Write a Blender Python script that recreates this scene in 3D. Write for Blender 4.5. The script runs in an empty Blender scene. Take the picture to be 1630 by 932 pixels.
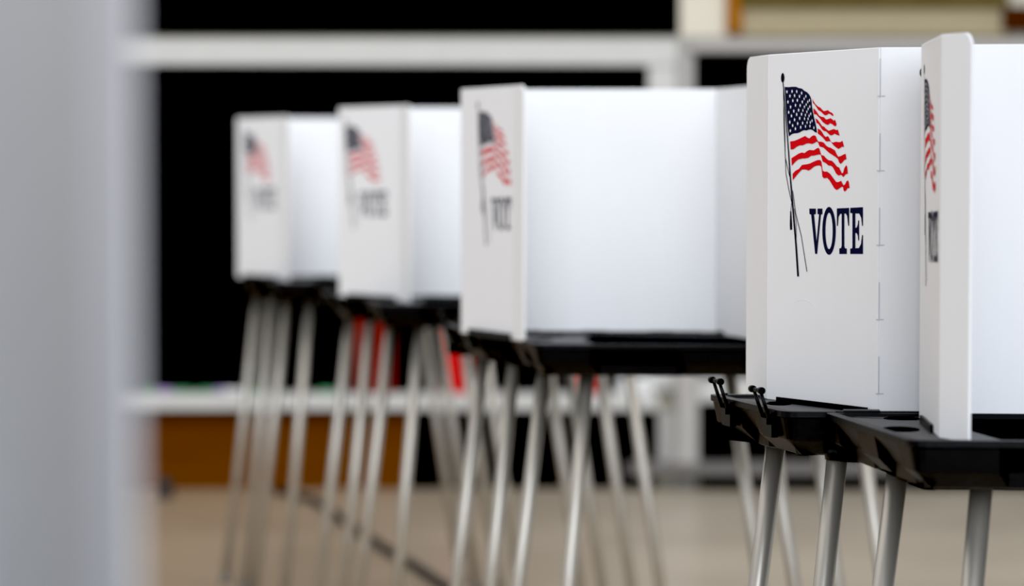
import bpy, bmesh, math, random
from mathutils import Vector, Matrix
random.seed(4)
COL = bpy.context.scene.collection
F = 4500.0            # focal length in pixels of a 1630 px wide frame
PITCH = math.atan(192 / F)
HC = 1.23             # camera height
T = 0.93              # table height
SH = 0.46             # shield height

# ------------------------------------------------------------------ materials
def mat(name, col, rough=0.5, metal=0.0, spec=0.5, noise=0.0, scale=20.0, bump=0.0, stretch=(1, 1, 1), trans=0.0):
    m = bpy.data.materials.new(name); m.use_nodes = True
    nt = m.node_tree; b = nt.nodes['Principled BSDF']
    b.inputs['Base Color'].default_value = (*col, 1)
    b.inputs['Roughness'].default_value = rough
    b.inputs['Metallic'].default_value = metal
    b.inputs['Specular IOR Level'].default_value = spec
    if noise or bump:
        tc = nt.nodes.new('ShaderNodeTexCoord'); mp = nt.nodes.new('ShaderNodeMapping')
        mp.inputs['Scale'].default_value = stretch
        nz = nt.nodes.new('ShaderNodeTexNoise'); nz.inputs['Scale'].default_value = scale
        nz.inputs['Detail'].default_value = 4
        nt.links.new(tc.outputs['Object'], mp.inputs['Vector'])
        nt.links.new(mp.outputs['Vector'], nz.inputs['Vector'])
        if noise:
            mx = nt.nodes.new('ShaderNodeMix'); mx.data_type = 'RGBA'
            mx.inputs['A'].default_value = (*[c * (1 - noise) for c in col], 1)
            mx.inputs['B'].default_value = (*[min(1, c * (1 + noise)) for c in col], 1)
            nt.links.new(nz.outputs['Fac'], mx.inputs['Factor'])
            nt.links.new(mx.outputs['Result'], b.inputs['Base Color'])
        if bump:
            bp = nt.nodes.new('ShaderNodeBump'); bp.inputs['Strength'].default_value = bump
            bp.inputs['Distance'].default_value = 0.002
            nt.links.new(nz.outputs['Fac'], bp.inputs['Height'])
            nt.links.new(bp.outputs['Normal'], b.inputs['Normal'])
    return m

M_WHITE = mat('white_corrugated_plastic', (0.80, 0.80, 0.81), 0.55, spec=0.3, noise=0.012, scale=60, bump=0.05, stretch=(1, 1, 0.1))
M_SH1 = mat('white_plastic_shaded_dark', (0.53, 0.52, 0.52), 0.6, spec=0.2, noise=0.02)  # shield white darkened to paint the shade on the near left shield
M_SH2 = mat('white_plastic_shaded', (0.64, 0.635, 0.66), 0.6, spec=0.2, noise=0.02)  # lighter step of that painted shade, for its end flaps
M_EDGE = mat('shield_slit', (0.50, 0.51, 0.56), 0.8, spec=0.1, noise=0.05)
M_EMB = mat('embossed_line', (0.92, 0.92, 0.94), 0.5, noise=0.01)
M_NAVY = mat('navy_ink', (0.006, 0.007, 0.030), 0.7, spec=0.1, noise=0.1, scale=80)
M_RED = mat('red_ink', (0.62, 0.006, 0.010), 0.7, spec=0.1, noise=0.05, scale=80)
M_BLK = mat('black_ink', (0.004, 0.004, 0.008), 0.7, spec=0.1, noise=0.1)
M_STAR = mat('star_white', (0.86, 0.86, 0.87), 0.6, noise=0.01)
M_TRAY = mat('black_moulded_plastic', (0.0025, 0.0025, 0.003), 0.42, spec=0.16, noise=0.2, scale=90, bump=0.25)
M_TOP = mat('tray_top_sheen', (0.040, 0.040, 0.044), 0.5, spec=0.55, noise=0.15, scale=120, bump=0.2)  # tray black lightened on top, its reflected sheen painted into the colour
M_MAT = mat('black_recess_and_shade', (0.0015, 0.0015, 0.0018), 1.0, spec=0.0, noise=0.2)
M_LATCH = mat('black_latch', (0.002, 0.002, 0.002), 0.4, spec=0.15, noise=0.1)
M_LEG = mat('brushed_aluminium', (0.46, 0.43, 0.38), 0.36, metal=0.75, noise=0.06, scale=30, stretch=(8, 8, 0.4))
M_FOOT = mat('rubber_foot', (0.16, 0.15, 0.14), 0.9, noise=0.1)

# ------------------------------------------------------------------ helpers
def link(o, parent=None):
    COL.objects.link(o)
    if parent: o.parent = parent
    return o

def obj(name, bm, mats, parent=None, smooth=False):
    me = bpy.data.meshes.new(name)
    bmesh.ops.recalc_face_normals(bm, faces=bm.faces[:])
    if smooth:
        for f in bm.faces: f.smooth = True
    bm.to_mesh(me); bm.free()
    for m in (mats if isinstance(mats, (list, tuple)) else [mats]): me.materials.append(m)
    return link(bpy.data.objects.new(name, me), parent)

def empty(name, loc=(0, 0, 0)):
    o = bpy.data.objects.new(name, None); o.location = loc; o.empty_display_size = 0.1
    return link(o)

def tag(o, label, cat, group=None):
    o['label'] = label; o['category'] = cat
    if group: o['group'] = group
    return o

def struct(o): o['kind'] = 'structure'; return o

def box(bm, x0, x1, y0, y1, z0, z1, mi=0):
    v = [bm.verts.new((x, y, z)) for z in (z0, z1) for y in (y0, y1) for x in (x0, x1)]
    fs = []
    for q in ((0, 1, 3, 2), (4, 5, 7, 6), (0, 1, 5, 4), (2, 3, 7, 6), (0, 2, 6, 4), (1, 3, 7, 5)):
        f = bm.faces.new([v[i] for i in q]); f.material_index = mi; fs.append(f)
    return fs

def boxobj(name, x0, x1, y0, y1, z0, z1, m, parent=None, bevel=0.0):
    bm = bmesh.new(); box(bm, x0, x1, y0, y1, z0, z1)
    if bevel:
        bmesh.ops.bevel(bm, geom=bm.edges[:], offset=bevel, segments=2, affect='EDGES', profile=0.5)
    return obj(name, bm, m, parent)

def tube(bm, p, q, r0, r1=None, n=14, cap=True):
    p, q = Vector(p), Vector(q); r1 = r0 if r1 is None else r1
    d = (q - p).normalized()
    a = d.orthogonal().normalized(); b = d.cross(a)
    R = []
    for c, r in ((p, r0), (q, r1)):
        R.append([bm.verts.new(c + a * (r * math.cos(2 * math.pi * i / n)) + b * (r * math.sin(2 * math.pi * i / n))) for i in range(n)])
    for i in range(n):
        f = bm.faces.new((R[0][i], R[0][(i + 1) % n], R[1][(i + 1) % n], R[1][i])); f.smooth = True
    if cap:
        bm.faces.new(R[0]); bm.faces.new(R[1])

def ray(x, y):
    c, s = math.cos(PITCH), math.sin(PITCH)
    dx, dy = (x - 815) / F, -(y - 466) / F      # right, up, forward=1
    return Vector((dx, c + dy * s, -s + dy * c))

def onplane(x, y, z):                            # photo pixel -> point on the horizontal plane z
    d = ray(x, y); t = (z - HC) / d.z
    return Vector((d.x * t, d.y * t, z))

def atdepth(x, y, Y):
    d = ray(x, y); t = Y / d.y
    return Vector((d.x * t, Y, HC + d.z * t))

# ------------------------------------------------------------------ the printed flag and lettering (traced in the plane of the panel in focus)
PA, PB = Vector((0.344, 3.777)), Vector((0.4624, 3.557))
PL = (PB - PA).length
def uv(x, y):
    d = ray(x, y); dirv = (PB - PA) / PL; n = Vector((dirv.y, -dirv.x))
    t = PA.dot(n) / (d.x * n.x + d.y * n.y)
    p = Vector((d.x * t, d.y * t))
    return ((p - PA).dot(dirv), HC + d.z * t)
def F1(pts): return [uv(1240 + x / 8.469, 110 + y / 8.473) for x, y in pts]
def F2(pts): return [uv(1240 + x / 8.469, 205 + y / 8.473) for x, y in pts]
def TT(pts): return [uv(1240 + x / 6.906, 310 + y / 6.906) for x, y in pts]

CANTON = F1([(95,240),(150,242),(200,237),(250,238),(290,255),(330,262),(360,290),(400,312),(430,345),(450,385),(460,430),(465,500),(475,560),(490,640),(510,720),(525,790),(533,858),(505,848),(480,825),(450,812),(420,815),(390,826),(360,822),(330,833),(300,852),(270,862),(230,865),(200,872),(175,890),(155,906),(145,840),(130,700),(118,560),(107,400)])
STARS = [(131,305),(201,300),(264,302),(330,323),(172,362),(235,357),(301,367),(387,367),(363,400),(145,442),(211,425),(272,420),(339,442),(436,420),(413,440),(181,510),(247,487),(310,490),(391,478),(367,508),(440,505),(418,535),(155,582),(224,565),(289,552),(347,556),(401,575),(193,630),(263,610),(329,607),(381,618),(453,602),(431,628),(234,682),(304,662),(369,668),(417,670),(470,695),(170,715),(276,733),(343,727),(404,720),(447,718),(209,760),(246,803),(317,783),(382,772),(442,767),(495,790),(177,830)]
STRIPES = [
 F1([(470,395),(485,430),(510,470),(545,502),(580,520),(605,550),(625,565),(655,560),(680,552),(705,575),(735,588),(752,610),(755,632),(735,625),(710,605),(690,600),(665,618),(640,622),(615,602),(585,572),(550,550),(525,510),(500,475),(478,455)]),
 F1([(483,525),(505,545),(530,575),(560,625),(590,640),(625,648),(655,678),(685,672),(715,660),(745,680),(762,697),(770,680),(780,690),(797,742),(790,765),(770,768),(740,742),(710,728),(680,752),(650,742),(610,712),(580,672),(550,640),(525,610),(492,607)]),
 F1([(513,660),(540,680),(570,720),(600,765),(630,775),(650,800),(690,830),(720,820),(760,805),(795,822),(812,812),(825,850),(838,897),(800,885),(770,870),(740,888),(715,893),(685,868),(660,840),(625,832),(600,810),(570,762),(545,730),(527,728)]),
 F2([(543,-5),(575,10),(600,40),(625,85),(650,108),(682,97),(700,130),(725,178),(745,185),(790,172),(825,178),(850,178),(875,158),(885,190),(898,243),(870,240),(845,258),(822,270),(790,250),(760,225),(735,195),(712,165),(680,168),(655,168),(630,140),(605,110),(575,85),(545,65)]),
 F2([(170,170),(230,160),(280,140),(330,115),(375,95),(400,115),(430,128),(460,100),(490,85),(515,95),(530,135),(550,172),(590,172),(625,185),(655,225),(685,245),(720,255),(775,290),(800,345),(820,375),(860,362),(890,345),(920,335),(930,410),(900,420),(880,445),(852,473),(830,450),(815,405),(785,380),(740,350),(700,325),(660,290),(625,255),(590,243),(570,238),(545,180),(525,170),(500,190),(465,203),(430,195),(390,197),(345,220),(300,222),(260,240),(215,275),(178,278)]),
 F2([(187,395),(240,362),(290,330),(330,318),(365,325),(400,298),(430,283),(490,288),(530,262),(555,255),(568,275),(590,352),(625,360),(650,390),(685,420),(735,430),(770,465),(800,505),(830,520),(850,560),(868,597),(885,590),(900,530),(928,487),(942,520),(948,607),(930,605),(910,620),(890,650),(860,620),(820,628),(790,600),(770,560),(745,515),(720,497),(690,495),(650,460),(610,440),(583,347),(560,345),(530,350),(495,360),(455,362),(415,390),(375,398),(330,400),(275,415),(240,445),(193,498)]),
 F2([(203,607),(240,565),(290,538),(330,485),(400,475),(440,465),(490,440),(540,420),(575,418),(592,440),(600,500),(608,560),(630,575),(670,575),(710,605),(750,660),(790,712),(815,718),(860,700),(875,735),(893,762),(915,740),(930,705),(950,692),(962,720),(972,797),(945,800),(925,830),(903,845),(890,820),(885,785),(865,780),(830,805),(800,823),(770,805),(740,755),(700,690),(670,660),(625,665),(605,640),(597,560),(590,510),(570,493),(530,495),(490,510),(450,545),(420,562),(380,548),(330,548),(280,600),(240,650),(206,692)]),
]
LETTERS = [
 TT([(350,150),(422,150),(422,210),(402,214),(430,510),(457,214),(440,210),(440,150),(494,150),(494,210),(478,216),(436,647),(414,647),(370,216),(352,210)]),
 TT([(653,148),(788,142),(788,338),(778,338),(766,230),(752,205),(735,205),(735,560),(742,585),(762,588),(762,648),(680,648),(680,588),(700,582),(706,560),(706,207),(690,208),(672,240),(664,340),(653,340)]),
 TT([(800,142),(940,134),(940,340),(930,340),(920,250),(900,205),(856,203),(856,360),(872,358),(884,320),(888,280),(898,280),(898,500),(888,500),(884,450),(872,420),(856,418),(856,585),(895,583),(918,540),(930,440),(940,440),(940,648),(800,648),(800,590),(822,585),(824,560),(824,205),(818,200),(800,198)]),
]
def ell(fn, cx, cy, rx, ry, n=40): return fn([(cx + rx * math.cos(2 * math.pi * i / n), cy + ry * math.sin(2 * math.pi * i / n)) for i in range(n)])
FINIAL = ell(F1, 71, 117, 23, 65, 20)
O_OUT, O_IN = ell(TT, 567, 394, 74, 263), ell(TT, 567, 395, 40, 200)
TASSEL = TT([(140,180),(152,180),(160,300),(162,380),(140,385),(136,330)])
def px(*p): return [uv(x, y) for x, y in p]
LINES = [(px((1248.7,130),(1249.6,138),(1255,205),(1257.7,240.4),(1260.1,275.8),(1263.2,312),(1269.7,389.6),(1273,439.6)), 0.0016, 0.0042),
 (px((1249.6,140),(1250.4,200),(1252.4,246),(1253.6,276),(1257.7,299),(1261.2,315),(1263,322)), 0.0013, 0.0013),
 (px((1250.4,170),(1251.8,205),(1252.4,250),(1259.5,280.5)), 0.0013, 0.0013),
 (px((1263,320),(1261.8,331),(1261,338)), 0.0010, 0.0010),
 (px((1264.2,303),(1266.6,320),(1269,339),(1278,375),(1287,432)), 0.0013, 0.0013),
 (px((1267,332),(1270,352),(1270,375),(1269.5,392)), 0.0009, 0.0009)]

def poly(bm, pts, k, w, mi, du=0):
    f = bm.faces.new([bm.verts.new((u + du, -w, z)) for u, z in pts]); f.material_index = mi
def strip(bm, pts, w0, w1, w, mi, du=0):
    n = len(pts); L, R = [], []
    for i, (u, z) in enumerate(pts):
        a = Vector(pts[max(0, i - 1)]); b = Vector(pts[min(n - 1, i + 1)]); d = (b - a).normalized()
        h = (w0 + (w1 - w0) * i / (n - 1)) / 2
        # widths are wider across than tall because the panel is seen at a slant
        L.append(bm.verts.new((u + du - d.y * h, -w, z + d.x * h))); R.append(bm.verts.new((u + du + d.y * h, -w, z - d.x * h)))
    for i in range(n - 1):
        f = bm.faces.new((L[i], L[i + 1], R[i + 1], R[i])); f.material_index = mi
def clip(bm, umax):
    bmesh.ops.bisect_plane(bm, geom=bm.verts[:] + bm.edges[:] + bm.faces[:], plane_co=(umax, 0, 0), plane_no=(1, 0, 0), clear_outer=True)

PRINT_CACHE = {}
def print_meshes(umax):
    key = round(umax, 3)
    if key in PRINT_CACHE: return PRINT_CACHE[key]
    bm = bmesh.new()
    poly(bm, CANTON, 0, 0.0005, 0)
    for s in STRIPES: poly(bm, s, 0, 0.0005, 1)
    for x, y in STARS:
        rx, ry = (14, 30) if x < 345 else (11, 28)
        pts = []
        for i in range(10):
            r = 1 if i % 2 == 0 else 0.42
            a = math.pi / 2 + i * math.pi / 5
            pts.append((x + rx * r * math.cos(a), y - ry * r * math.sin(a)))
        poly(bm, F1(pts), 0, 0.0009, 2)
    poly(bm, FINIAL, 0, 0.0006, 3); poly(bm, TASSEL, 0, 0.0006, 3)
    for pts, a, b in LINES: strip(bm, pts, a, b, 0.0007, 3)
    clip(bm, umax)
    a = obj('flag_emblem', bm, [M_NAVY, M_RED, M_STAR, M_BLK])
    bm = bmesh.new()
    for l in LETTERS: poly(bm, l, 0, 0.0005, 0)
    n = len(O_OUT)
    A = [bm.verts.new((u, -0.0005, z)) for u, z in O_OUT]; B = [bm.verts.new((u, -0.0005, z)) for u, z in O_IN]
    for i in range(n): bm.faces.new((A[i], A[(i + 1) % n], B[(i + 1) % n], B[i]))
    clip(bm, umax)
    b = obj('vote_lettering', bm, [M_NAVY])
    me = (a.data, b.data)
    bpy.data.objects.remove(a); bpy.data.objects.remove(b)
    PRINT_CACHE[key] = me
    return me

# ------------------------------------------------------------------ privacy shields
TH = 0.004
Z0 = T - 0.0035
def shield(pts, label, prints, group='privacy shields', shift=0.0, seams=False, name='privacy_shield', m=None):
    root = empty(name, (pts[2][0], pts[2][1], Z0))
    tag(root, label, 'privacy shield')
    names = ['end_flap', 'side_panel', 'back_panel', 'side_panel', 'end_flap']
    for i in range(5):
        A, B = Vector(pts[i]), Vector(pts[i + 1]); L = (B - A).length; d = (B - A) / L
        # panel outline in its own plane: x along, z up, outside is -y
        out = []
        r = 0.014
        def corner(cx, cz, a0, a1): return [(cx + r * math.cos(a0 + (a1 - a0) * k / 6), cz + r * math.sin(a0 + (a1 - a0) * k / 6)) for k in range(7)]
        out += [(0, 0), (L, 0)]
        out += corner(L - r, SH - r, 0, math.pi / 2) if i == 4 else [(L, SH)]
        out += corner(r, SH - r, math.pi / 2, math.pi) if i == 0 else [(0, SH)]
        bm = bmesh.new()
        fr = [bm.verts.new((x, -TH / 2, z)) for x, z in out]; bk = [bm.verts.new((x, TH / 2, z)) for x, z in out]
        bm.faces.new(fr); bm.faces.new(bk[::-1])
        for k in range(len(out)):
            bm.faces.new((fr[k], fr[(k + 1) % len(out)], bk[(k + 1) % len(out)], bk[k]))
        bmesh.ops.bevel(bm, geom=[e for e in bm.edges if abs(e.verts[0].co.x - e.verts[1].co.x) + abs(e.verts[0].co.z - e.verts[1].co.z) > 1e-4], offset=0.0009, segments=1, affect='EDGES')
        p = obj(names[i], bm, (m or {}).get(names[i], M_WHITE), root)
        ang = math.atan2(d.y, d.x)
        p.rotation_euler = (0, 0, ang); p.location = (A.x - pts[2][0], A.y - pts[2][1], 0)
        if i in prints:
            s = prints[i]
            for me in print_meshes(min(0.30, L - s)):
                q = bpy.data.objects.new(me.name.split('.')[0], me); link(q, p)
                q.location = (s, -TH / 2, -Z0)
        if i in (1, 3):                                  # half round thumb cut below the print
            bm = bmesh.new()
            c = (0.084, 0.085); R = 0.052
            arc = [(c[0] + R * math.cos(a), c[1] + R * math.sin(a)) for a in [math.pi * (0.10 + 0.55 * k / 20) for k in range(21)]]
            strip(bm, arc, 0.0012, 0.0005, TH / 2 + 0.0004, 0)
            obj('thumb_cut', bm, M_EMB, p)
        if i in (1, 2, 3) and seams:                          # perforation slits of the fold at this panel's left edge
            for k in range(5):
                z = 0.025 + k * 0.0935; w = 0.0006 if i != 1 else 0.0003; y = -TH / 2 - 0.0008
                t = [(-0.004, -0.0006), (0.006, -0.0006), (0.006, 0.0006), (w, 0.0006), (w, 0.047), (-w, 0.047), (-w, 0.0006), (-0.004, 0.0006)]
                if i == 1: t = [(-w, 0), (w, 0), (w, 0.047), (-w, 0.047)]
                bm = bmesh.new()
                bm.faces.new([bm.verts.new((x, y, z + dz)) for x, dz in t])
                obj('fold_slit', bm, M_EDGE if i != 1 else M_EMB, p)
    return root

# ------------------------------------------------------------------ the suitcase voting table: two moulded trays on eight legs
R_ = Vector((1.0, -0.06)); S_ = Vector((-0.256, 0.967))
C_NEAR = Vector((0.4456, 3.157))
def loc2(x, y): return R_ * x + S_ * y
def to_local(p):      # world offset -> vector relative to the near table's corner
    return Vector((p.x - C_NEAR.x, p.y - C_NEAR.y))

def tray_mesh(quad, recess_sides):
    """quad: 4 plan points counter-clockwise from front left; recess_sides {side: [(t0,t1)..]}"""
    pts = []
    rr = 0.018
    for i in range(4):
        a, b = quad[i], quad[(i + 1) % 4]; prev = quad[i - 1]
        d0 = (a - prev).normalized(); d1 = (b - a).normalized(); L = (b - a).length
        for k in range(5):                               # rounded corner
            t = k / 4
            p = (a - d0 * rr) * (1 - t) ** 2 + a * 2 * t * (1 - t) + (a + d1 * rr) * t * t
            dd = (d0 * (1 - t) + d1 * t).normalized()
            pts.append((p, Vector((-dd.y, dd.x)), False))
        n = Vector((-d1.y, d1.x))
        for t0, t1 in recess_sides.get(i, []):
            for t, rec in ((t0, False), (t0 + 0.012 / L, True), (t1 - 0.012 / L, True), (t1, False)):
                pts.append((a + d1 * (L * t), n, rec))
    rings = [(0.0160, 0.0160, -0.0040), (0.0135, 0.0135, 0.0), (0.0, 0.0, 0.0), (0.0, 0.0, -0.0075), (0.0035, 0.0035, -0.009),
             (0.009, 0.022, -0.036), (0.011, 0.024, -0.038), (0.032, 0.027, -0.056), (0.036, 0.032, -0.058)]
    bm = bmesh.new(); V = []
    for ins, insr, z in rings:
        V.append([bm.verts.new((*(p + n * (insr if rec else ins)), T + z)) for p, n, rec in pts])
    N = len(pts)
    for j in range(len(rings) - 1):
        for i in range(N):
            bm.faces.new((V[j][i], V[j][(i + 1) % N], V[j + 1][(i + 1) % N], V[j + 1][i]))
    bm.faces.new(V[0]).material_index = 1; bm.faces.new(V[-1])
    return bm

def bar(bm, a, b, z0, z1, th):
    a, b = Vector(a), Vector(b); d = (b - a).normalized(); n = Vector((-d.y, d.x)) * th / 2
    lo = [bm.verts.new((*p, z0)) for p in (a - n, b - n, b + n, a + n)]
    hi = [bm.verts.new((*p, z1)) for p in (a - n, b - n, b + n, a + n)]
    bm.faces.new(lo); bm.faces.new(hi)
    for i in range(4): bm.faces.new((lo[i], lo[(i + 1) % 4], hi[(i + 1) % 4], hi[i]))

def make_table(name='voting_table'):
    root = empty(name, (*C_NEAR, 0))
    front = [loc2(0, 0), loc2(0.63, 0), loc2(0.645, 0.388), loc2(0.044, 0.388)]
    rear = [loc2(-0.004, 0.396), loc2(0.626, 0.396), loc2(0.626, 0.69), loc2(-0.004, 0.69)]
    ft = obj('tray', tray_mesh(front, {0: [(0.16, 0.42), (0.58, 0.84)], 3: [(0.12, 0.40), (0.58, 0.86)], 1: [(0.2, 0.45), (0.55, 0.8)]}), [M_TRAY, M_TOP], root)
    rt = obj('tray', tray_mesh(rear, {3: [(0.40, 0.62)], 1: [(0.2, 0.45), (0.55, 0.8)], 2: [(0.2, 0.45), (0.55, 0.8)]}), [M_TRAY, M_TOP], root)
    # hinge bar joining the halves
    bm = bmesh.new(); bar(bm, loc2(0.06, 0.392), loc2(0.61, 0.392), T - 0.03, T + 0.0015, 0.009)
    for k in range(5):
        x = 0.07 + k * 0.125
        bar(bm, loc2(x, 0.392), loc2(x + 0.045, 0.392), T - 0.006, T + 0.003, 0.02)
    obj('hinge', bm, M_LATCH, root)
    # oval finger wells in the tops
    for par, cx, cy, rx, ry in ((rt, 1239, 642, 0.017, 0.030), (ft, 1436, 666, 0.023, 0.022), (ft, 1434, 683, 0.022, 0.034)):
        c = to_local(onplane(cx, cy, T - 0.004)); bm = bmesh.new()
        lo = [bm.verts.new((c.x + rx * math.cos(a), c.y + ry * math.sin(a), T - 0.0046)) for a in [2 * math.pi * k / 32 for k in range(32)]]
        hi = [bm.verts.new((c.x + rx * math.cos(a), c.y + ry * math.sin(a), T - 0.0034)) for a in [2 * math.pi * k / 32 for k in range(32)]]
        bm.faces.new(lo); bm.faces.new(hi)
        for k in range(32): bm.faces.new((lo[k], lo[(k + 1) % 32], hi[(k + 1) % 32], hi[k]))
        obj('finger_well', bm, M_MAT, par)
    # matte black patch painting the shade inside the front half
    w = [to_local(onplane(x, y, T - 0.004)) for x, y in ((1532, 667), (1534, 682), (1604, 702.5))]
    pl = [w[0], w[1], w[2], loc2(0.55, 0.03), loc2(0.58, 0.3)]
    bm = bmesh.new()
    lo = [bm.verts.new((*p, T - 0.0045)) for p in pl]; hi = [bm.verts.new((*p, T - 0.0032)) for p in pl]
    bm.faces.new(lo); bm.faces.new(hi)
    for k in range(5): bm.faces.new((lo[k], lo[(k + 1) % 5], hi[(k + 1) % 5], hi[k]))
    obj('tray_shade_patch', bm, M_MAT, ft)
    # latches on the left end of the rear half
    out = Vector((-0.967, -0.256))
    for y in (0.606, 0.447):
        p0 = loc2(-0.004, y); bm = bmesh.new()
        along = S_.normalized()
        for s in (-0.012, 0.012):
            b = p0 + along * s + out * 0.004
            h = b + out * 0.012
            tube(bm, (*b, T - 0.012), (*h, T + 0.023), 0.0027, 0.0022, 8)
        hA = p0 + out * 0.016 - along * 0.019; hB = p0 + out * 0.016 + along * 0.019
        tube(bm, (*hA, T + 0.024), (*hB, T + 0.0235), 0.0028, n=8)
        for q in (hA, p0 + out * 0.016 + along * 0.014):
            tube(bm, (*q, T + 0.024), (*(q + along * 0.008), T + 0.0238), 0.0046, n=10)
        bar(bm, p0 + out * 0.0045 - along * 0.009, p0 + out * 0.0045 + along * 0.009, T + 0.006, T + 0.008, 0.003)
        # catch plate on the wall
        q = p0 - out * 0.002
        bar(bm, q - along * 0.016, q + along * 0.016, T - 0.036, T - 0.004, 0.009)
        bar(bm, q - along * 0.010 + out * 0.006, q + along * 0.010 + out * 0.006, T - 0.020, T - 0.012, 0.006)
        obj('latch', bm, M_LATCH, root)
    # eight splayed tube legs, each with a rubber foot
    lean = ((0.62, 0.066, 0.54, -0.118, 0.03), (0.42, 0.0736, 0.54, -0.10, 0.0), (0.27, 0.092, 0.57, -0.118, 0.0), (0.10, 0.122, 0.59, -0.085, -0.03))
    for y, x, xr, sl, dy in lean:
        for side in (0, 1):
            xx = x if side == 0 else xr
            ss = sl if side == 0 else 0.145
            a = loc2(xx, y); zt = T - 0.05; h = zt
            b = Vector((a.x + ss * h, a.y + dy))
            ax = Vector((ss * h, dy, -h)).normalized()
            top = Vector((*a, zt)); bot = Vector((*b, 0.012))
            bm = bmesh.new(); tube(bm, top, bot, 0.0132, 0.0132, 20)
            # telescoping joint ring
            mid = top.lerp(bot, 0.62); tube(bm, mid, mid + ax * 0.006, 0.0142, n=20)
            lg = obj('leg', bm, M_LEG, root)
            bm = bmesh.new(); tube(bm, (bot.x - ax.x * .01, bot.y - ax.y * .01, 0.03), (b.x, b.y, 0.0), 0.0152, 0.0175, 16)
            obj('rubber_foot', bm, M_FOOT, lg)
            bm = bmesh.new(); tube(bm, (*a, T - 0.062), (*a, T - 0.045), 0.016, 0.019, 16)
            obj('leg_socket', bm, M_TRAY, root)
    return root

def copy_tree(o, parent=None):
    c = o.copy(); link(c)
    if parent: c.parent = parent
    for ch in list(o.children): copy_tree(ch, c)
    return c

table = make_table()
tag(table, 'black suitcase voting table in sharp focus with two upright latches, at the right edge', 'voting table', 'suitcase voting tables')
TABLES = [((0.038, 4.94), 'black voting table behind the sharp one, under the big blank white shield at the centre'),
          ((-0.31, 6.47), 'black voting table second from the left in the blurred row'),
          ((-0.66, 7.79), 'black voting table farthest back in the row, nearest the chalkboard'),
          ((-0.72, 1.0), 'black voting table outside the left edge, below the very near white shield')]
others = [copy_tree(table) for _ in TABLES]
for o, ((x, y), lab) in zip(others, TABLES):
    o.location = (x, y, 0); o['label'] = lab

# lips that hold the shields: parts of their table
def lips(tbl, segs):
    for a, b, h in segs:
        a, b = Vector(a), Vector(b); off = Vector(tbl.location[:2])
        bm = bmesh.new(); bar(bm, a - off, b - off, T - 0.0045, T - 0.004 + h, 0.003)
        obj('shield_lip', bm, M_LATCH, tbl)

# near pair
s4 = [(0.3225, 3.868), (0.344, 3.777), (0.4624, 3.557), (0.93, 3.515), (1.015, 3.745), (1.0, 3.82)]
shield(s4, 'white shield with sharply focused flag and dark VOTE lettering on its side', {1: 0.0, 2: 0.019, 3: 0.0}, seams=True)
s5 = [(0.985, 3.165), (0.995, 3.235), (0.98, 3.44), (0.5045, 3.480), (0.4905, 3.224), (0.5150, 3.170)]
shield(s5, 'white shield at the right edge, seen edge-on, faint squeezed flag on its side', {1: 0.0, 3: 0.012})
lips(table, [((0.351, 3.738), (0.4488, 3.566), 0.007), ((0.496, 3.42), (0.4895, 3.29), 0.010), ((0.55, 3.468), (0.92, 3.437), 0.008)])
# centre
s3 = [(0.43, 5.02), (0.45, 5.08), (0.385, 5.33), (-0.095, 5.35), (0.0015, 5.130), (0.0225, 5.065)]
shield(s3, 'large white shield at the centre with a blurred flag cut off before the lettering ends', {3: 0.050})
lips(others[0], [((-0.082, 5.295), (-0.004, 5.12), 0.012), ((0.03, 5.318), (0.355, 5.304), 0.006)])
s2 = [(0.11, 6.55), (0.125, 6.61), (0.06, 6.86), (-0.42, 6.88), (-0.260, 6.66), (-0.238, 6.59)]
shield(s2, 'white shield second from the left in the blurred row, flag soft', {3: -0.005})
lips(others[1], [((-0.40, 6.83), (-0.275, 6.66), 0.012), ((-0.2, 6.852), (0.03, 6.842), 0.006)])
s1 = [(-0.26, 7.88), (-0.245, 7.94), (-0.316, 8.18), (-0.796, 8.20), (-0.645, 7.975), (-0.624, 7.91)]
shield(s1, 'smallest and farthest white shield at the left end of the row, flag blurred', {3: 0.012})
lips(others[2], [((-0.775, 8.14), (-0.665, 7.975), 0.012), ((-0.6, 8.172), (-0.35, 8.162), 0.006)])
# very near, left
s0 = [(-0.62, 1.14), (-0.665, 1.20), (-0.69, 1.50), (-0.2917, 1.565), (-0.197, 1.32), (-0.1655, 1.235)]
shield(s0, 'out-of-focus white shield with its shade painted grey, filling the left border of the picture', {}, m={'side_panel': M_SH1, 'end_flap': M_SH2})

# ------------------------------------------------------------------ the room
BW = 11.0                                    # back wall distance
def P(x, y, Y=BW - 0.03): return atdepth(x, y, Y)
M_FLOOR = bpy.data.materials.new('tan_floor'); M_FLOOR.use_nodes = True
nt = M_FLOOR.node_tree; b = nt.nodes['Principled BSDF']
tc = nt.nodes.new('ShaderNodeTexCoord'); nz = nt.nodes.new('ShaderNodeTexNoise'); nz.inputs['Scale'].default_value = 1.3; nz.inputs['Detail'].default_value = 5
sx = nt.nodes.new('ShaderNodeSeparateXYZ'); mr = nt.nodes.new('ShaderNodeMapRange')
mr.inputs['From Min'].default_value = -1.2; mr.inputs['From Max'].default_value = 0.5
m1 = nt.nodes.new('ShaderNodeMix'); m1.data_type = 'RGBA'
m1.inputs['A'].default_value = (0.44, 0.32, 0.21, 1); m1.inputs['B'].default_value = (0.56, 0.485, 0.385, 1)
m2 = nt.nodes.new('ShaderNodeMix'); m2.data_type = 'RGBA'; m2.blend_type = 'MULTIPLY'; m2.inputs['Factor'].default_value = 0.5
rp = nt.nodes.new('ShaderNodeValToRGB'); rp.color_ramp.elements[0].position = 0.3; rp.color_ramp.elements[0].color = (0.55, 0.53, 0.5, 1); rp.color_ramp.elements[1].position = 0.7
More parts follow.
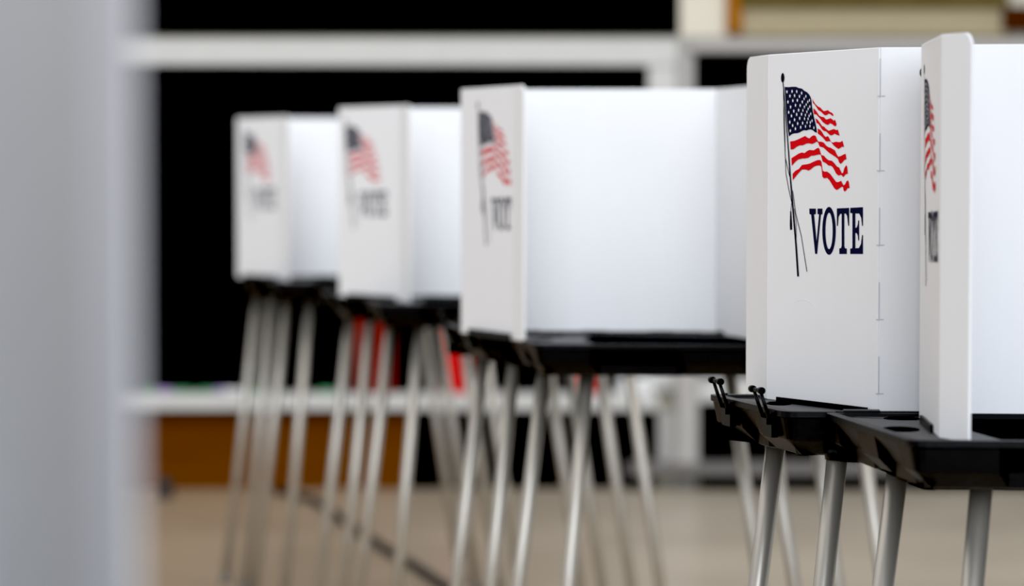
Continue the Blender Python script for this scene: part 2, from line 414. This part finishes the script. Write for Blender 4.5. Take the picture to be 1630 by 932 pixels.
nt.links.new(tc.outputs['Object'], sx.inputs[0]); nt.links.new(sx.outputs['X'], mr.inputs['Value'])
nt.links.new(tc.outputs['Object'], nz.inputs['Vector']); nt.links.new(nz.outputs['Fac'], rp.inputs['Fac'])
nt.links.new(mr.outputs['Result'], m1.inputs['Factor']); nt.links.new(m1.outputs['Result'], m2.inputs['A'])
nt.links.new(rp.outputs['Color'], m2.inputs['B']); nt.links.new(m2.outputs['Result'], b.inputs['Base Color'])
b.inputs['Roughness'].default_value = 0.32; b.inputs['Specular IOR Level'].default_value = 0.4

M_WALL = mat('painted_wall', (0.50, 0.46, 0.37), 0.8, noise=0.05, scale=6)
M_BOARD = mat('black_chalkboard', (0.0022, 0.0022, 0.0024), 0.85, spec=0.03, noise=0.3, scale=4)
M_FRAME = mat('white_board_frame', (0.50, 0.49, 0.465), 0.6, noise=0.06, scale=12)
M_GREY = mat('grey_trim', (0.36, 0.34, 0.32), 0.7, noise=0.05)
M_PLINTH = mat('grey_plinth', (0.15, 0.14, 0.13), 0.8, spec=0.1, noise=0.1)
M_CREAM = mat('cream_pilaster', (0.60, 0.55, 0.45), 0.7, noise=0.05, scale=5)
M_WOOD = mat('brown_wood', (0.115, 0.036, 0.002), 0.8, spec=0.04, noise=0.3, scale=6, stretch=(0.3, 1, 6))
M_OAK = mat('orange_wood', (0.26, 0.10, 0.008), 0.8, spec=0.05, noise=0.2, scale=8)
M_DWOOD = mat('dark_red_wood', (0.05, 0.014, 0.003), 0.8, spec=0.03, noise=0.2, scale=8)
M_CORK = mat('tan_pinboard', (0.33, 0.28, 0.18), 0.9, spec=0.1, noise=0.12, scale=40)
M_OLIVE = mat('olive_wood', (0.10, 0.075, 0.022), 0.8, spec=0.05, noise=0.2, scale=8)
M_DARK = mat('under_shelf_shade', (0.0035, 0.003, 0.003), 0.9, spec=0.05, noise=0.2)  # near-black that paints the shade under the shelf

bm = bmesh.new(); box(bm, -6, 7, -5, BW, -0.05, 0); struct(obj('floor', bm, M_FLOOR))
bm = bmesh.new(); box(bm, -6, 7, BW, BW + 0.1, 0, 3.3); struct(obj('wall_back', bm, M_WALL))

FR = BW - 0.001
# lower chalkboard: slate, top rail, right stile, chalk tray
def slab(name, x0, x1, y0, y1, m, parent, front, back=FR, bevel=0.004):
    a = atdepth(x0, y0, front); c = atdepth(x1, y1, front)
    return boxobj(name, a.x, c.x, front, back, c.z, a.z, m, parent, bevel)
def thing_at(name, x, y, label, cat, group=None):
    p = P(x, y); o = empty(name, (0, 0, 0)); return tag(o, label, cat, group)
t = thing_at('chalkboard', 640, 370, 'wide black chalkboard in a white frame behind the blurred voting shields', 'chalkboard')
slab('slate', -260, 1036, 100, 622, M_BOARD, t, BW - 0.030)
slab('top_rail', -270, 1078, 62, 104, M_FRAME, t, BW - 0.06)
slab('right_stile', 1032, 1076, 104, 622, M_FRAME, t, BW - 0.05)
slab('chalk_tray', -270, 1046, 626, 653, M_FRAME, t, BW - 0.13)
t = thing_at('chalkboard', 640, 20, 'upper black chalkboard panel above the white rail, cut off by the top edge', 'chalkboard')
slab('slate', -260, 1082, -330, 56, M_BOARD, t, BW - 0.030)
slab('top_rail', -270, 1086, -370, -330, M_FRAME, t, BW - 0.05)
t = thing_at('chalkboard', 1400, 300, 'black chalkboard to the right, behind the sharply focused white shield', 'chalkboard')
slab('slate', 1106, 1960, 86, 600, M_BOARD, t, BW - 0.030)
slab('top_rail', 1098, 1970, 62, 82, M_GREY, t, BW - 0.05)
slab('chalk_tray', 1112, 1970, 604, 640, M_FRAME, t, BW - 0.13)
# pilaster between the boards
struct(slab('trim_1', 1079, 1160, -420, 60, M_CREAM, None, BW - 0.02))
struct(slab('trim_2', 1078, 1104, 61, 780, M_GREY, None, BW - 0.02))
struct(slab('trim_3', 1048, 1076, 654, 738, M_GREY, None, BW - 0.10))
struct(slab('trim_6', 1076, 1112, 590, 738, M_GREY, None, BW - 0.15, BW - 0.021))
# wall below the boards; the dark panels paint the shade of an open under-shelf
struct(slab('trim_4', -300, 650, 655, 777.5, M_WOOD, None, BW - 0.03))
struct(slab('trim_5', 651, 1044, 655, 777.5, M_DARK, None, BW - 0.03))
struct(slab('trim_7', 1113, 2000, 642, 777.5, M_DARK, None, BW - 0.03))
struct(slab('baseboard_back', 1000, 2000, 737, 757, M_PLINTH, None, BW - 0.16, BW - 0.031))
# pinboard above the right chalkboard
t = thing_at('pinboard', 1380, 20, 'tan pinboard in a wooden frame above the chalkboard, top right', 'pinboard')
slab('pin_surface', 1176, 1606, 10, 58, M_CORK, t, BW - 0.035)
slab('frame_side', 1158, 1182, -300, 52, M_OAK, t, BW - 0.06)
slab('frame_top', 1176, 1606, -30, 11, M_OLIVE, t, BW - 0.06)
slab('frame_side', 1598, 1660, 10, 48, M_DWOOD, t, BW - 0.07)

# things on the chalk tray
M_BIND = mat('red_cloth_binder', (0.15, 0.006, 0.002), 0.8, spec=0.04, noise=0.1)
M_BIND2 = mat('bright_red_binder', (0.50, 0.004, 0.004), 0.8, spec=0.04, noise=0.1)
M_PAPER = mat('white_paper', (0.75, 0.75, 0.74), 0.8, noise=0.03)
TY = BW - 0.10
tray_top = atdepth(600, 626, BW - 0.13).z
def binder(x0, x1, ytop, m, label):
    a = atdepth(x0, ytop, TY); c = atdepth(x1, 626, TY); w = c.x - a.x; h = a.z - tray_top
    r = empty('binder', ((a.x + c.x) / 2, TY, tray_top)); tag(r, label, 'binder', 'red binders on the chalk tray')
    boxobj('cover', -w / 2, w / 2, -0.020, -0.015, 0.0005, h, m, r, 0.002)
    boxobj('cover', -w / 2, w / 2, 0.015, 0.020, 0.0005, h, m, r, 0.002)
    boxobj('spine', -w / 2, -w / 2 + 0.005, -0.0149, 0.0149, 0.0005, h, m, r, 0.002)
    boxobj('paper_block', -w / 2 + 0.006, w / 2 - 0.006, -0.0145, 0.0145, 0.006, h - 0.006, M_PAPER, r)
    return r
binder(563, 628, 488, M_BIND, 'dark red binder upright on the chalk tray, left of the two, behind the table legs')
binder(704, 750, 520, M_BIND2, 'bright red binder upright on the chalk tray beside the centre voting table')
binder(912, 956, 590, M_BIND2, 'low red folder on the chalk tray, seen under the centre voting table')
M_CH = [mat('white_chalk', (0.8, 0.8, 0.78), 0.9, noise=0.05), mat('green_chalk', (0.10, 0.32, 0.14), 0.9, noise=0.05), mat('lilac_chalk', (0.42, 0.30, 0.60), 0.9, noise=0.05)]
for k, (x, ci) in enumerate(((236, 1), (262, 2), (292, 1), (330, 1), (356, 2), (372, 0), (412, 1), (520, 1))):
    p = atdepth(x, 626, BW - 0.10)
    bm = bmesh.new(); tube(bm, (-0.035, 0, 0.009), (0.035, 0.006, 0.009), 0.009, 0.0075, 10)
    c = obj('chalk_stick', bm, M_CH[ci], None); c.location = (p.x, BW - 0.105, tray_top)
    kind = ('white', 'green', 'lilac')[ci]
    tag(c, {236: 'green chalk stick farthest left on the long chalk tray', 262: 'lilac chalk stick next to the leftmost green one on the tray',
            292: 'green chalk stick between two lilac ones on the left tray', 330: 'green chalk stick just left of the second lilac stick on the tray',
            356: 'lilac chalk stick beside the white chalk stick on the tray', 372: 'single white chalk stick on the chalk tray by the farthest table',
            412: 'green chalk stick on the tray behind the farthest table legs', 520: 'green chalk stick rightmost on the tray, left of the red binders'}[x], 'chalk', 'chalk sticks on the tray')
# papers stacked on tray under the centre table
for k, (x0, x1, y0, lab) in enumerate(((985, 1040, 600, 'white paper stack on the chalk tray below the centre voting table'),)):
    a = atdepth(x0, y0, TY); c = atdepth(x1, 626, TY)
    bm = bmesh.new()
    n = 7; h = a.z - tray_top
    for i in range(n):
        j = random.uniform(-0.004, 0.004)
        box(bm, a.x + j, c.x + j, TY - 0.022 + j * .4, TY + 0.02 + j * .4, tray_top + 0.0005 + h * i / n, tray_top + h * (i + 0.93) / n)
    tag(obj('paper_stack', bm, M_PAPER), lab, 'paper')

# dark cord lying across the floor and a small door wedge
M_CORD = mat('dark_rubber_cord', (0.030, 0.022, 0.018), 0.8, noise=0.1)
pp = [onplane(x, y, 0.0135) for x, y in ((440, 779), (500, 795), (540, 822), (580, 850), (620, 876), (665, 902), (720, 940), (800, 1000))]
bm = bmesh.new(); prev = None
for i, p in enumerate(pp):
    d = (pp[min(i + 1, len(pp) - 1)] - pp[max(i - 1, 0)]).normalized(); n = Vector((-d.y, d.x, 0))
    ringv = [bm.verts.new(p + n * (0.017 * math.cos(2 * math.pi * k / 10)) + Vector((0, 0, 0.0125 * math.sin(2 * math.pi * k / 10)))) for k in range(10)]
    if prev:
        for k in range(10): bm.faces.new((prev[k], prev[(k + 1) % 10], ringv[(k + 1) % 10], ringv[k]))
    else: bm.faces.new(ringv)
    prev = ringv
bm.faces.new(prev)
tag(obj('floor_cord', bm, M_CORD, None, True), 'dark cord running diagonally across the tan floor', 'cord')
p = onplane(262, 792, 0)
bm = bmesh.new()
v = [bm.verts.new(c) for c in ((-0.03, -0.05, 0), (0.03, -0.05, 0), (0.03, 0.05, 0), (-0.03, 0.05, 0), (-0.025, -0.045, 0.02), (0.025, -0.045, 0.02), (0.025, 0.045, 0.085), (-0.025, 0.045, 0.085))]
for q in ((0, 1, 2, 3), (4, 5, 6, 7), (0, 1, 5, 4), (1, 2, 6, 5), (2, 3, 7, 6), (3, 0, 4, 7)): bm.faces.new([v[i] for i in q])
bmesh.ops.bevel(bm, geom=bm.edges[:], offset=0.006, segments=2, affect='EDGES')
o = obj('door_wedge', bm, M_CORD); o.location = p
tag(o, 'small dark wedge on the floor beside the near white shield, lower left', 'door wedge')

# ------------------------------------------------------------------ light
w = bpy.data.worlds.new('World'); bpy.context.scene.world = w; w.use_nodes = True
w.node_tree.nodes['Background'].inputs[0].default_value = (0.95, 0.97, 1.0, 1)
w.node_tree.nodes['Background'].inputs[1].default_value = 0.55
def area(name, loc, target, sx, sy, power, col):
    l = bpy.data.lights.new(name, 'AREA'); l.shape = 'RECTANGLE'; l.size = sx; l.size_y = sy; l.energy = power; l.color = col
    o = bpy.data.objects.new(name, l); o.location = loc
    o.rotation_euler = (Vector(target) - Vector(loc)).to_track_quat('-Z', 'Y').to_euler(); link(o)
    return o
area('window_light', (3.6, -1.5, 2.6), (-0.2, 6.0, 1.0), 4.0, 2.4, 60, (0.82, 0.90, 1.0))
area('ceiling_light', (0.0, 6.5, 3.4), (0.0, 6.5, 0), 5, 7, 90, (1.0, 0.97, 0.93))
area('left_fill', (-4.5, 2.0, 2.4), (0.3, 4.5, 1.1), 3, 2.2, 34, (0.98, 0.97, 1.0))  # added fill with no seen source, lifts the left-facing panels
sun = bpy.data.lights.new('window_fill_sun', 'SUN'); sun.energy = 2.0; sun.angle = math.radians(45); sun.color = (0.84, 0.91, 1.0)  # wide sun added behind the camera, standing in for unseen windows
so = bpy.data.objects.new('window_fill_sun', sun); link(so)
so.rotation_euler = Vector((-0.04, 0.91, -0.41)).to_track_quat('-Z', 'Y').to_euler(); so.location = (2, -4, 3)

# ------------------------------------------------------------------ camera
cam = bpy.data.cameras.new('camera'); co = bpy.data.objects.new('camera', cam); link(co)
co.location = (0, 0, HC); co.rotation_euler = (math.pi / 2 - PITCH, 0, 0)
cam.sensor_width = 36; cam.lens = F / 1630 * 36
cam.clip_start = 0.05
cam.dof.use_dof = True; cam.dof.focus_distance = 3.66; cam.dof.aperture_fstop = 2.8
bpy.context.scene.camera = co
vs = bpy.context.scene.view_settings
vs.view_transform = 'Standard'; vs.look = 'None'; vs.exposure = 0.0
vs.use_curve_mapping = True
cm = vs.curve_mapping
cm.black_level = (0.009, 0.009, 0.009)
cm.white_level = (1.0, 1.0, 1.0)
cm.update()
